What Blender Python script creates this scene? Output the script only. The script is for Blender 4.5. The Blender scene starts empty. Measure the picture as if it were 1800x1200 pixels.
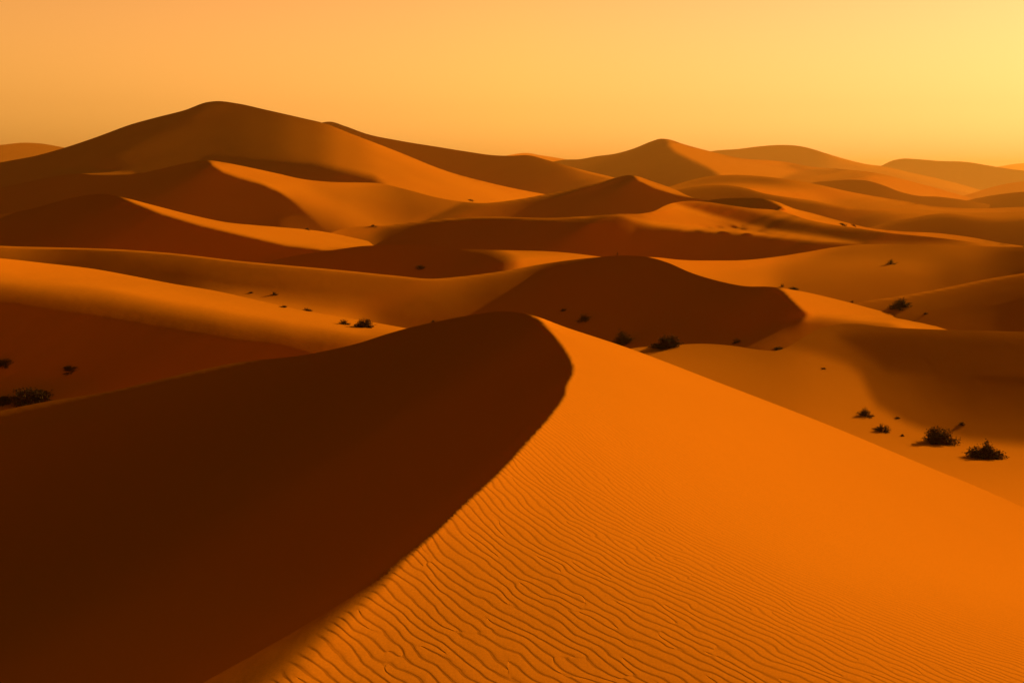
import bpy, bmesh, math, random
import numpy as np
from mathutils import Vector
from mathutils.bvhtree import BVHTree

# ------------------------------------------------------------------ camera and sun directions
F = 1.0                                   # focal length over half width: 36 mm lens on a 36 mm wide frame
PITCH = math.atan(300 / 1800)
CP, SP = math.cos(PITCH), math.sin(PITCH)
SUN_EL, SUN_AZ = math.radians(19.0), math.radians(53.0)
SUN = np.array([math.sin(SUN_AZ) * math.cos(SUN_EL), math.cos(SUN_AZ) * math.cos(SUN_EL), math.sin(SUN_EL)])
# world -> camera axes (right, up, forward)
M_CW = np.array([[1, 0, 0], [0, SP, CP], [0, CP, -SP]])
SC = M_CW @ SUN
K_LIT, AMB = 1.25, 0.065

def lin(v):
    v = np.asarray(v, float) / 255.0
    return np.where(v < 0.04045, v / 12.92, ((v + 0.055) / 1.055) ** 2.4)

def to_s(R, haze=0.0):
    """how strongly the sun has to graze the sand where it looks as bright as R"""
    l = (lin(R) - haze * 0.62) / (1 - haze)
    s = (l - AMB) / K_LIT
    return np.where(s < 0.02, np.maximum(0.02 + (s - 0.02) * 5, -0.10), s)

def hermite(pts, xs):
    """smooth curve through points sorted by x"""
    P = np.array(sorted(pts), float)
    x, y = P[:, 0], P[:, 1]
    d = np.diff(y) / np.diff(x)
    m = np.zeros(len(x)); m[0] = d[0]; m[-1] = d[-1]
    if len(x) > 2:
        h = np.diff(x)
        m[1:-1] = (d[:-1] * h[1:] + d[1:] * h[:-1]) / (h[1:] + h[:-1])
    xs = np.clip(xs, x[0], x[-1])
    k = np.clip(np.searchsorted(x, xs) - 1, 0, len(x) - 2)
    h = x[k + 1] - x[k]; t = (xs - x[k]) / h
    return ((2*t**3 - 3*t**2 + 1) * y[k] + (t**3 - 2*t**2 + t) * h * m[k]
            + (-2*t**3 + 3*t**2) * y[k+1] + (t**3 - t**2) * h * m[k+1])

def poly_sd(pts, X, Y):
    """signed distance to a closed outline, positive inside"""
    P = np.array(pts, float); n = len(P)
    dmin = np.full(X.shape, 1e9); ins = np.zeros(X.shape, bool)
    for i in range(n):
        a, b = P[i], P[(i + 1) % n]
        e = b - a; L = max(e @ e, 1e-9)
        t = np.clip(((X - a[0]) * e[0] + (Y - a[1]) * e[1]) / L, 0, 1)
        dmin = np.minimum(dmin, np.hypot(X - a[0] - t * e[0], Y - a[1] - t * e[1]))
        if a[1] != b[1]:
            c = ((a[1] > Y) != (b[1] > Y)) & (X < (b[0] - a[0]) * (Y - a[1]) / (b[1] - a[1]) + a[0])
            ins ^= c
    return np.where(ins, dmin, -dmin)

def base_tone(base, crest_y, X, Y):
    """columns of (offset below the crest, brightness), blended sideways"""
    xs = [c[0] for c in base]
    vals = []
    for x, st in base:
        st = np.array(st, float)
        vals.append(np.interp(Y - crest_y, st[:, 0], st[:, 1]))
    if len(vals) == 1: return vals[0]
    vals = np.array(vals)
    k = np.clip(np.searchsorted(xs, X) - 1, 0, len(xs) - 2)
    xa = np.array(xs, float); t = np.clip((X - xa[k]) / (xa[k+1] - xa[k]), 0, 1)
    t = t * t * (3 - 2 * t)
    I, J = np.indices(X.shape)
    return vals[k, I, J] * (1 - t) + vals[k + 1, I, J] * t

def solve_sheet(crest, bottom, depth, base, polys, sx=6, sy=4, haze=0.0, anchors=(), lam=0.03, iters=9, slope0=0.2, xr=None, wcrest=1.5, wtr=0.05, wmag=0.15, fine=3, seed=None, verbose=True):
    if seed is None and iters > 3:
        c = 2.2
        seed = solve_sheet(crest, bottom, depth, base, polys, sx*c, sy*c, haze, anchors, lam, iters, slope0, xr, wcrest, wtr, wmag, 0, False, False)
        iters = fine
    x0, x1 = xr or (crest[0][0], crest[-1][0])
    xs = np.arange(x0, x1 + sx, sx, dtype=float)
    cy = hermite(crest, xs); by = hermite(bottom, xs)
    by = np.maximum(by, cy + 3 * sy)
    y0, y1 = cy.min() - 4 * sy, by.max() + 3 * sy
    ys = np.arange(y0, y1 + sy, sy, dtype=float)
    nc, nr = len(xs), len(ys)
    if nc % 2: xs = np.append(xs, xs[-1] + sx); cy = np.append(cy, cy[-1]); by = np.append(by, by[-1]); nc += 1
    A = (xs - 900) / 1800; Bv = (600 - ys) / 1800
    da, db = sx / 1800, -sy / 1800
    # tone at cell centres
    xc, yc = xs[:-1] + sx / 2, ys[:-1] + sy / 2
    Xc, Yc = np.meshgrid(xc, yc)            # rows x cols
    cyc = hermite(crest, xc)[None, :].repeat(nr - 1, 0)
    byc = np.interp(xc, xs, by)[None, :].repeat(nr - 1, 0)
    T = base_tone(base, cyc, Xc, np.maximum(Yc, cyc + 1))
    for pts, R, fe in polys:
        sd = poly_sd(pts, Xc, Yc)
        if isinstance(fe, tuple): fe = np.interp(Yc, [fe[1], fe[3]], [fe[2], fe[4]])
        if isinstance(R, tuple): R = np.interp(Yc, [R[1], R[3]], [R[2], R[4]])
        w = np.clip(sd / np.maximum(fe, 1e-3) * 0.5 + 0.5, 0, 1); w = w * w * (3 - 2 * w)
        T = T * (1 - w) + R * w
    S = to_s(T, haze)
    inside = (Yc > cyc - 2.2 * sy) & (Yc < byc + 2 * sy)
    wS = np.where(inside, 1.0, 0.0) * np.where((Yc > cyc) & (Yc < byc), 1, 0.4)
    # initial depths
    Dc = np.interp(xs, [d[0] for d in depth], [d[1] for d in depth])
    # depth values are distances ahead (world Y); forward camera depth = CP*Y - SP*z, z = -q*Y
    def q_of(y): b = (600 - y) / 1800; return (SP - b * CP) / (CP + b * SP)
    def fwd(y, D): return CP * D + SP * q_of(y) * D
    YY = ys[:, None].repeat(nc, 1)
    qq, qc = q_of(YY), q_of(cy)[None, :]
    lnD = np.log(Dc)[None, :] - (qq - qc) / np.maximum(slope0 + (qq + qc) / 2, 0.03)
    D = np.exp(lnD)
    R = 1 / fwd(YY, D)
    scale = np.median(R); R = R / scale
    N = nc * nr
    idx = (np.arange(nc)[None, :] * nr + np.arange(nr)[:, None])      # [i,j]
    offs_max = 2 * nr + 1
    def gradn(R):
        R00, R10, R01, R11 = R[:-1, :-1], R[1:, :-1], R[:-1, 1:], R[1:, 1:]
        Ra = ((R01 - R00) + (R11 - R10)) / (2 * da)
        Rb = ((R10 - R00) + (R11 - R01)) / (2 * db)
        Rm = (R00 + R10 + R01 + R11) / 4
        a = (A[:-1] + A[1:])[None, :] / 2; b = (Bv[:-1] + Bv[1:])[:, None] / 2
        return np.stack([Ra, Rb, Rm - a * Ra - b * Rb], -1)
    dS = np.zeros_like(S)
    gx = np.abs(np.diff(S, axis=1)); gy = np.abs(np.diff(S, axis=0))
    dS[:, 1:] = np.maximum(dS[:, 1:], gx); dS[:, :-1] = np.maximum(dS[:, :-1], gx)
    dS[1:] = np.maximum(dS[1:], gy); dS[:-1] = np.maximum(dS[:-1], gy)
    relax = 1 / (1 + (dS / 0.06) ** 2)
    # to nodes
    rn = np.ones((nr, nc)); 
    for di in (0, 1):
        for dj in (0, 1):
            v = rn[di:nr-1+di, dj:nc-1+dj]; np.minimum(v, relax, out=v)
    a_c = (A[:-1] + A[1:])[None, :] / 2 + np.zeros((nr-1, nc-1)); b_c = (Bv[:-1] + Bv[1:])[:, None] / 2 + np.zeros((nr-1, nc-1))
    n4 = [idx[:-1, :-1].ravel(), idx[1:, :-1].ravel(), idx[:-1, 1:].ravel(), idx[1:, 1:].ravel()]
    R_init = R.copy()
    if seed:
        XX = xs[None, :].repeat(nr, 0)
        R = np.maximum(sample(seed, XX, YY) / scale, 0.02 * R_init)
    TR = M_CW @ np.array([SUN[1], -SUN[0], 0]) / math.hypot(SUN[0], SUN[1])      # level direction across the sun's
    UPC = M_CW @ np.array([0, 0, 1.0])
    for it in range(iters):
        n = gradn(R); nn = np.linalg.norm(n, axis=-1); nh = n / nn[..., None]
        sh = -(nh @ SC)
        St = np.where((S < 0) & (sh < -0.03), np.maximum(sh, -0.32), S)
        v = -(SC[None, None] + St[..., None] * nh) / nn[..., None]     # residual = v . n(R)
        # coefficients on Ra, Rb, R
        ca = v[..., 0] - a_c * v[..., 2]; cb = v[..., 1] - b_c * v[..., 2]; cm = v[..., 2]
        co = [-ca/(2*da) - cb/(2*db) + cm/4, -ca/(2*da) + cb/(2*db) + cm/4, ca/(2*da) - cb/(2*db) + cm/4, ca/(2*da) + cb/(2*db) + cm/4]
        band = {}
        rhs = np.zeros(N)
        def add(nodes, cs, w):
            for p_, (ia, c1) in enumerate(zip(nodes, cs)):
                for q_, (ib, c2) in enumerate(zip(nodes, cs)):
                    o = int(ib[0] - ia[0])
                    if o < 0: continue
                    arr = band.setdefault(o, np.zeros(N))
                    arr += np.bincount(ia, weights=(c1 * c2 * w).ravel() if not np.isscalar(c1) or not np.isscalar(c2) or not np.isscalar(w) else np.full(len(ia), c1*c2*w), minlength=N)
        add(n4, [c.ravel() for c in co], wS.ravel())
        def addvec(v, w, target=None):
            v = v / nn[..., None]
            ca = v[..., 0] - a_c * v[..., 2]; cb = v[..., 1] - b_c * v[..., 2]; cm = v[..., 2]
            add(n4, [(-ca/(2*da) - cb/(2*db) + cm/4).ravel(), (-ca/(2*da) + cb/(2*db) + cm/4).ravel(), (ca/(2*da) - cb/(2*db) + cm/4).ravel(), (ca/(2*da) + cb/(2*db) + cm/4).ravel()], w.ravel())
            if target is not None:
                for ii_, cc_ in zip(n4, [-ca/(2*da) - cb/(2*db) + cm/4, -ca/(2*da) + cb/(2*db) + cm/4, ca/(2*da) - cb/(2*db) + cm/4, ca/(2*da) + cb/(2*db) + cm/4]):
                    rhs[:] += np.bincount(ii_, weights=(cc_ * w * target).ravel(), minlength=N)
        addvec(nh, np.full(nn.shape, wmag ** 2), 1.0)
        addvec(TR + np.zeros_like(n), np.full(nn.shape, wtr ** 2) * (inside + .2))
        # sand does not stand steeper than its angle of repose
        up = -(nh @ UPC); hor = -nh - up[..., None] * UPC; hl = np.linalg.norm(hor, axis=-1)
        sl = hl / np.maximum(up, 1e-3)
        over = np.clip(sl / .62 - 1, 0, 3)
        tgt = UPC + hor / np.maximum(hl, 1e-6)[..., None] * np.minimum(sl, .60)[..., None]
        tgt = tgt / np.linalg.norm(tgt, axis=-1)[..., None]
        e1 = np.cross(tgt, SC); e1 /= np.linalg.norm(e1, axis=-1)[..., None]; e2 = np.cross(tgt, e1)
        wo = (0.35 * over) ** 2
        addvec(e1, wo); addvec(e2, wo)
        # smoothness: normalised by the local gradient
        g = np.zeros((nr, nc)); cnt = np.zeros((nr, nc))
        gn = nn
        for di in (0, 1):
            for dj in (0, 1):
                g[di:nr-1+di, dj:nc-1+dj] += gn; cnt[di:nr-1+di, dj:nc-1+dj] += 1
        g /= cnt
        L2 = lam ** 2
        wy = (L2 * rn[1:-1] / (g[1:-1] * abs(db)) ** 2).ravel()
        add([idx[:-2].ravel(), idx[1:-1].ravel(), idx[2:].ravel()], [1., -2., 1.], wy)
        wx = (L2 * rn[:, 1:-1] / (g[:, 1:-1] * da) ** 2).ravel()
        add([idx[:, :-2].ravel(), idx[:, 1:-1].ravel(), idx[:, 2:].ravel()], [1., -2., 1.], wx)
        wxy = (L2 * relax / (nn ** 2 * da * abs(db))).ravel()
        add(n4, [1., -1., -1., 1.], wxy)
        # anchors
        d0 = band[0]
        jj = np.arange(nc)
        fi = (cy - ys[0]) / sy; i0 = np.clip(fi.astype(int), 0, nr - 2); t = fi - i0
        Rt = 1 / fwd(cy, Dc) / scale
        for (ii, tt) in ((i0, 1 - t), (i0 + 1, t)):
            w = wcrest ** 2 * tt / Rt ** 2 * (sx / 6)
            k = idx[ii, jj]; d0[k] += w; rhs[k] += w * Rt
        for (ax, ay, aD, aw) in anchors:
            i = int(np.clip(round((ay - ys[0]) / sy), 0, nr-1)); j = int(np.clip(round((ax - xs[0]) / sx), 0, nc-1))
            r = 1 / fwd(ay, aD) / scale; w = (aw / r) ** 2
            d0[idx[i, j]] += w; rhs[idx[i, j]] += w * r
        w = (0.004 / R_init) ** 2
        d0 += w.T.ravel(); rhs += (w * R_init).T.ravel()
        # block tridiagonal solve
        Bs = 2 * nr; nb = nc // 2
        Dg = np.zeros((nb, Bs, Bs)); U = np.zeros((nb, Bs, Bs))
        for o, arr in band.items():
            rows = np.arange(N - o); vv = arr[:N - o]
            kb, r = rows // Bs, rows % Bs; cc = r + o
            m = cc < Bs
            Dg[kb[m], r[m], cc[m]] = vv[m]
            if o: Dg[kb[m], cc[m], r[m]] = vv[m]
            m = ~m & (cc < 2 * Bs)
            U[kb[m], r[m], cc[m] - Bs] = vv[m]
        X = np.zeros((nb, Bs)); rb = rhs.reshape(nb, Bs).copy()
        G = [None] * nb
        Dk = Dg[0]
        for k in range(nb):
            if k:
                Dk = Dg[k] - U[k-1].T @ G[k-1][:, :-1]
                rb[k] -= U[k-1].T @ G[k-1][:, -1]
            G[k] = np.linalg.solve(Dk, np.concatenate([U[k], rb[k][:, None]], 1))
        X[nb-1] = G[nb-1][:, -1]
        for k in range(nb - 2, -1, -1):
            X[k] = G[k][:, -1] - G[k][:, :-1] @ X[k+1]
        Rn = X.ravel().reshape(nc, nr).T
        cur_ = Rn[i0, jj] * (1 - t) + Rn[i0 + 1, jj] * t
        Rn = Rn * np.median(Rt / np.maximum(cur_, 1e-6))
        Rn = np.clip(Rn, 0.5 * R, 2 * R)
        R = R + (Rn - R) * (1.0 if it < 2 else 0.8)
    n = gradn(R); sh = -(n @ SC) / np.linalg.norm(n, axis=-1)
    m = inside & (Yc > cyc) & (Yc < byc)
    err = np.where(S < 0, np.maximum(sh, 0), sh - S)
    Rw = R * scale
    nw = -(n @ M_CW)                      # world normals
    slope = np.hypot(nw[..., 0], nw[..., 1]) / np.maximum(nw[..., 2], 1e-6)
    if verbose: print('   err rms %.3f  slope med %.2f p95 %.2f  under %d' % (np.sqrt((err[m]**2).mean()), np.median(slope[m]), np.percentile(slope[m], 95), (nw[..., 2][m] <= 0).sum()))
    return dict(xs=xs, ys=ys, R=Rw, crest=crest, cy=cy, by=by, sx=sx, sy=sy)

def cr(f, k0, n, t, ax0):
    pass

def sample(sol, X, Y):
    """bicubic (Catmull-Rom) read-out of inverse depth"""
    R = sol['R']; nr, nc = R.shape
    u = np.clip((X - sol['xs'][0]) / sol['sx'], 0, nc - 1.0001); v = np.clip((Y - sol['ys'][0]) / sol['sy'], 0, nr - 1.0001)
    j, i = u.astype(int), v.astype(int); tu, tv = u - j, v - i
    def w(t): return (-.5*t+t*t-.5*t**3, 1-2.5*t*t+1.5*t**3, .5*t+2*t*t-1.5*t**3, -.5*t*t+.5*t**3)
    wu, wv = w(tu), w(tv); out = 0
    for a in range(4):
        ii = np.clip(i + a - 1, 0, nr - 1)
        row = 0
        for b in range(4):
            row = row + wu[b] * R[ii, np.clip(j + b - 1, 0, nc - 1)]
        out = out + wv[a] * row
    return out

def unproject(X, Y, R):
    a = (X - 900) / 1800; b = (600 - Y) / 1800; d = 1 / R
    return np.stack([a * d, (CP + b * SP) * d, (-SP + b * CP) * d], -1)

def grid_faces(nr, nc, off):
    i, j = np.meshgrid(np.arange(nr - 1), np.arange(nc - 1), indexing='ij')
    a = off + i * nc + j
    return np.stack([a, a + nc, a + nc + 1, a + 1], -1).reshape(-1, 4)

def dune_mesh(name, sol, mat, mx=4, my=3, zfloor=-20.0, back=0.42, long_foot=False, rise=-.15):
    xs = np.arange(sol['xs'][0] + 2, sol['xs'][-1] - 2, mx, dtype=float)
    cy = hermite(sol['crest'], xs); by = np.interp(xs, sol['xs'], sol['by'])
    nrow = int(max(8, np.ceil((by - cy).max() / my))) + 1
    t = np.linspace(0, 1, nrow) ** 1.15
    X = xs[None, :].repeat(nrow, 0); Y = cy[None] + (by - cy)[None] * t[:, None]
    P = unproject(X, Y, sample(sol, X, Y))
    # hidden foot: carry the slope on towards the viewer until it goes under the plain
    last = P[-1]; prev = P[-3]
    h = last[:, :2] / np.linalg.norm(last[:, :2], axis=1)[:, None]
    dist = np.linalg.norm(last[:, :2], axis=1); dprev = np.linalg.norm(prev[:, :2], axis=1)
    g = (prev[:, 2] - last[:, 2]) / np.maximum(dprev - dist, 1e-3)
    g = np.clip(np.where(dprev - dist > 1e-3, g, .5), -0.02, .5)
    k = np.ones(15) / 15; g = np.convolve(np.pad(g, 7, 'edge'), k, 'valid')
    rows = [last]; cur = last.copy(); d = dist.copy(); tot = 0
    for s in (.003, .006, .01, .016, .025, .035):
        step = s * dist
        g = g * 0.6 + 0.6 * 0.4
        d = d - step
        cur = np.concatenate([h * d[:, None], (cur[:, 2] - g * step)[:, None]], 1)
        rows.append(cur)
    if long_foot:      # the ridge runs on under and behind the viewer
        rows = [last]; cur = last.copy(); g = np.full(len(last), .3)
        for step in (.25, .4, .6, 1, 1.5, 2.2, 3, 4, 6, 8, 10, 12, 15):
            cur = cur.copy(); cur[:, 1] -= step; g = g * .8 + .22 * .2; cur[:, 2] -= g * step
            rows.append(cur)
    foot = np.array(rows[1:])
    def flanks(G):     # carry both ends on sideways, sinking into the plain
        md = np.median(np.hypot(G[..., 0], G[..., 1]))
        L_, R_ = [G[:, :1]], [G[:, -1:]]
        for side, lst, a_, b_ in ((-1, L_, G[:, 0], G[:, 3]), (1, R_, G[:, -1], G[:, -4])):
            sl = (a_[:, 2] - b_[:, 2]) / np.maximum(np.abs(a_[:, 0] - b_[:, 0]), 1e-3)
            sl = np.clip(sl, -.5, rise); kk = min(9, len(sl) // 2 * 2 - 1)
            if kk >= 3: sl = np.convolve(np.pad(sl, kk // 2, 'edge'), np.ones(kk) / kk, 'valid')
            cur = lst[0][:, 0].copy()
            for st in (.01, .02, .03, .05, .08, .12, .18, .25, .3):
                w_ = st * md; cur = cur.copy(); cur[:, 0] += side * w_; cur[:, 2] += sl * w_; sl = sl * .75 - .14 * .25
                lst.append(cur[:, None])
        return np.concatenate(L_[:0:-1] + [G] + R_[1:], 1)
    G_ = flanks(np.concatenate([P, foot], 0))
    nc = G_.shape[1]
    V = [G_.reshape(-1, 3)]
    faces = [grid_faces(len(G_), nc, 0)]
    off = len(G_) * nc
    # lee side behind the crest, its own skin so that the crest stays an edge
    c = G_[0]; h = c[:, :2] / np.linalg.norm(c[:, :2], axis=1)[:, None]; dist = np.linalg.norm(c[:, :2], axis=1)
    q = -c[:, 2] / dist
    rows = [c]; cur = c.copy(); d = dist.copy(); zfloor = min(zfloor, c[:, 2].min() - 12 - .02 * np.median(dist))
    gs = -q - 0.03
    for n_, s in enumerate([.004, .008, .015, .025, .04, .05, .06, .08, .1, .12]):
        step = s * dist; gs = gs * 0.6 - back * 0.4
        d = d + step; z = np.maximum(cur[:, 2] + gs * step, zfloor)
        cur = np.concatenate([h * d[:, None], z[:, None]], 1); rows.append(cur)
    Bk = np.array(rows); V.append(Bk.reshape(-1, 3))
    faces.append(grid_faces(len(Bk), nc, off)[:, ::-1])
    V = np.concatenate(V); Fc = np.concatenate(faces)
    me = bpy.data.meshes.new(name)
    me.vertices.add(len(V)); me.vertices.foreach_set('co', V.ravel().astype(np.float32))
    me.loops.add(len(Fc) * 4); me.loops.foreach_set('vertex_index', Fc.ravel().astype(np.int32))
    me.polygons.add(len(Fc)); me.polygons.foreach_set('loop_start', np.arange(len(Fc), dtype=np.int32) * 4)
    me.polygons.foreach_set('use_smooth', np.ones(len(Fc), bool))
    me.update(calc_edges=True)
    me.materials.append(mat)
    o = bpy.data.objects.new(name, me); bpy.context.scene.collection.objects.link(o)
    return o, V, Fc
SUN_COL = (1.0, .765, .2)
SUN_E = 4.65
SKY_STR = .15
SKY_GAMMA = .3
EXPO = 0.0
HAZE_FAR, HAZE_DENS, HAZE_ANI = 11000, .00010, .4
HAZE_COL = (1, .54, .16)
VEIL = [(0.0, (9.6, 5.3, 1.4)), (.06, (7.3, 3.7, 1.02)), (.17, (5.5, 2.5, .84)), (.3, (.72, .65, .06)), (1.0, (.205, .183, .012))]
AZR = [(0, (.1, .1, .1)), (.45, (.5, .5, .5)), (.58, (.91, .79, .58)), (.8, (1, .92, .78)), (.95, (1, .86, 1.08)), (1, (1, .86, 1.12))]
S = 'dark shrubs scattered over the sand'
SHRUBS = [
 (55,705,58,26,'largest rounded dark bush at the left, half behind the foreground dune crest'),
 (8,640,26,10,'dim low bush at the left edge, above the big rounded bush'),
 (122,652,24,8,'faint low tuft in shadow, up and right of the big rounded bush at the left'),
 (8,706,34,9,'flat dark bush touching the left side of the big rounded bush'),
 (640,575,36,18,'round dark bush on the lit sand just left of the foreground peak'),
 (605,570,22,11,'smaller bush immediately left of the round bush near the foreground peak'),
 (541,546,17,7,'small dark tuft on lit sand, rightmost of the three left of the round bush'),
 (498,540,14,5,'flat small tuft on lit sand, between two other tufts left of the round bush'),
 (483,518,13,7,'tiny dark tuft at the foot of the middle dune, highest of the left tufts'),
 (441,515,10,4,'tiny faint tuft at the left end of the row of tufts on the left dune'),
 (738,472,18,8,'faint dark scrub on the low dark dune above the dip of the middle dune'),
 (658,398,12,5,'tiny tuft at the bottom of the lit bowl, centre left'),
 (541,404,11,5,'tiny tuft where the lit flank meets the bowl on the left'),
 (828,353,12,4,'tiny tuft at the foot of the largest dune’s lit flank'),
 (1025,564,24,15,'dim scrub in the shade just right of the foreground peak'),
 (1092,604,36,26,'dark bush in the shade behind the right slope of the foreground peak'),
 (1170,610,52,22,'wide dark bush in the shade above the lit crest of the hollow'),
 (1294,603,16,14,'small upright scrub in the shade, right of the wide dark bush'),
 (762,566,9,5,'tiny dim tuft showing just above the foreground crest left of its peak'),
 (990,546,12,5,'faint tuft in the shade directly above the foreground peak'),
 (1375,504,9,9,'small upright tuft behind the right hump of the middle dune'),
 (1396,509,18,8,'low tuft beside the upright one behind the right hump of the middle dune'),
 (1498,531,7,4,'lone speck of scrub above the lit crest between the middle and right dunes'),
 (1580,541,34,18,'leaning dark bush on the slope of the dune at the right edge'),
 (1627,552,9,4,'tiny tuft right of the leaning bush on the right dune'),
 (1567,464,18,9,'lone little bush high on the domed orange dune at the right'),
 (1482,396,16,5,'flat tuft on the thin lit crest line, upper right'),
 (1501,397,10,4,'tiny tuft at the right end of the one on the thin lit crest line'),
 (1085,448,4,8,'thin lone twig standing behind the top of the middle dune'),
 (1524,730,28,15,'small spiky bush in the right hollow, farther of the two small ones'),
 (1550,757,28,13,'small low bush in the right hollow, nearer of the two small ones'),
 (1652,778,52,29,'tall dark bush in the right hollow with a long shadow, left of its spikier twin'),
 (1732,804,56,28,'spiky dark bush in the right hollow, nearest the right edge'),
 (1690,746,13,6,'tiny tuft in shade above the pair of large bushes on the right'),
 (1586,766,8,6,'tiny sprig on lit sand between the small low bush and the tall dark bush'),
 (1578,735,9,4,'tiny sprig on the edge of the shade, above the small low bush'),
 (1368,614,18,5,'thin low tuft at the right end of the lit crest of the hollow'),
 (1448,648,9,3,'flat speck of scrub in the middle of the lit hollow'),
]
DUNES = []
def dune(label, crest, bottom, depth, base, polys=(), **kw):
    DUNES.append(dict(label=label, crest=crest, bottom=bottom, depth=depth, base=base, polys=polys, kw=kw))

DK = 60
# ---- foreground ridge
dune('big foreground dune with a sharp curved crest, dark left face and rippled orange right face',
 [(-160,755),(-80,742),(0,722),(90,704),(180,690),(300,662),(400,640),(550,621),(633,602),(683,586),(723,575),(783,562),(833,553),(883,547),(923,551),(1000,577),(1100,610),(1258,670),(1467,751),(1646,826),(1717,855),(1800,892),(1960,965)],
 [(-160,1300),(1960,1300)],
 [(-160,25),(400,27),(900,29),(1100,25),(1467,19.5),(1800,15.5),(1960,14)],
 [(-160,[(0,225),(700,225)])],
 [([(1150,590),(1300,660),(1500,745),(1800,870),(2100,1000),(2100,1300),(1700,1190),(1400,1000),(1200,800),(1100,680),(1060,600)],235,220),
  ([(900,1080),(1300,1060),(1700,1120),(2100,1180),(2100,1500),(700,1500)],206,170),
  ([(560,1110),(760,900),(960,920),(1200,1060),(1560,1300),(300,1400),(450,1190)],183,190),
  ([(923,549),(947,562),(967,583),(987,607),(1000,627),(1007,645),(1005,660),(995,677),(993,693),(983,710),(960,740),(933,770),(897,810),(870,838),(814,889),(765,937),(712,982),(667,1027),(600,1082),(500,1180),(420,1260),(300,1400),(-400,1400),(-400,500),(900,500)],('ramp',930,60,1130,98),('ramp',960,5,1200,42)),
  ([(-400,700),(-160,735),(0,715),(300,655),(470,620),(470,629),(300,666),(0,731),(-160,765),(-400,780)],125,9),
  ([(-400,760),(0,722),(300,660),(500,620),(500,660),(300,700),(0,790),(-400,860)],84,40)],
 sx=5, sy=5, lam=0.035, fine=5, wmag=.08, anchors=[(1005,650,20.5,1),(870,838,14.5,1),(720,980,11.2,1),(500,1185,8.6,1),(1400,1190,8.2,.6),(900,1190,8.4,.6)], mesh=(2.5,2.5))

# ---- hollow and dark dune on the right
dune('smooth dark dune with a lit flat hollow of shrubs in front, right of the foreground crest',
 [(980,660),(1112,612),(1175,607),(1237,604),(1283,607),(1340,615),(1365,616),(1390,607),(1412,593),(1440,578),(1475,570),(1508,569),(1550,574),(1646,579),(1800,583),(1960,590)],
 [(980,690),(1112,650),(1258,700),(1467,780),(1646,860),(1800,925),(1960,1000)],
 [(980,82),(1240,76),(1500,78),(1800,76),(1960,76)],
 [(980,[(0,175),(6,185),(60,185),(300,200)]),(1370,[(0,150),(40,165),(150,185),(300,210)]),(1960,[(0,150),(40,165),(150,185),(300,215)])],
 [([(1354,600),(1417,560),(1500,562),(1800,575),(2000,575),(2000,790),(1800,780),(1700,771),(1633,757),(1592,742),(1542,713),(1529,692),(1512,655),(1492,638),(1440,622)],128,13),
  ([(1520,600),(1600,596),(1800,606),(2000,608),(2000,735),(1800,735),(1700,722),(1640,690),(1590,650)],81,80),
  ([(1480,592),(1540,586),(1800,595),(2000,597),(2000,660),(1560,650)],86,16)],
 sx=6, sy=4, slope0=.05, anchors=[(1800,780,52,1),(1400,700,60,.5),(1700,880,44,.5)])

dune('bright lit dune shoulder sweeping down from the left edge with a dark lower slope',
 [(-160,445),(-60,450),(0,454),(83,463),(167,473),(233,485),(300,498),(383,512),(450,527),(520,543),(600,557),(660,567),(716,577),(800,592),(900,620)],
 [(-160,770),(0,735),(180,705),(400,655),(550,632),(683,600),(800,612),(900,640)],
 [(-160,88),(0,88),(300,96),(600,98),(720,92),(900,88)],
 [(-160,[(0,215),(12,215),(30,200),(50,135),(75,75),(110,DK),(200,DK),(235,85),(260,120),(300,150)]),
  (0,[(0,225),(22,218),(40,190),(56,130),(80,75),(110,DK),(190,DK),(220,90),(260,130)]),
  (130,[(0,215),(25,215),(45,170),(65,110),(95,DK),(180,DK),(205,90),(240,120)]),
  (267,[(0,215),(30,212),(45,165),(62,110),(95,DK),(180,DK),(240,DK)]),
  (400,[(0,208),(30,208),(45,165),(62,110),(92,DK),(180,DK)]),
  (500,[(0,205),(25,205),(38,165),(55,110),(80,DK),(180,DK)]),
  (600,[(0,205),(22,205),(35,150),(55,100),(80,90)]),(720,[(0,205),(10,190),(25,150),(60,100)]),(900,[(0,120),(60,90)])],
 [], sx=6, sy=4, slope0=.1, anchors=[(0,735,57,.5),(400,640,68,.4)])

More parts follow.
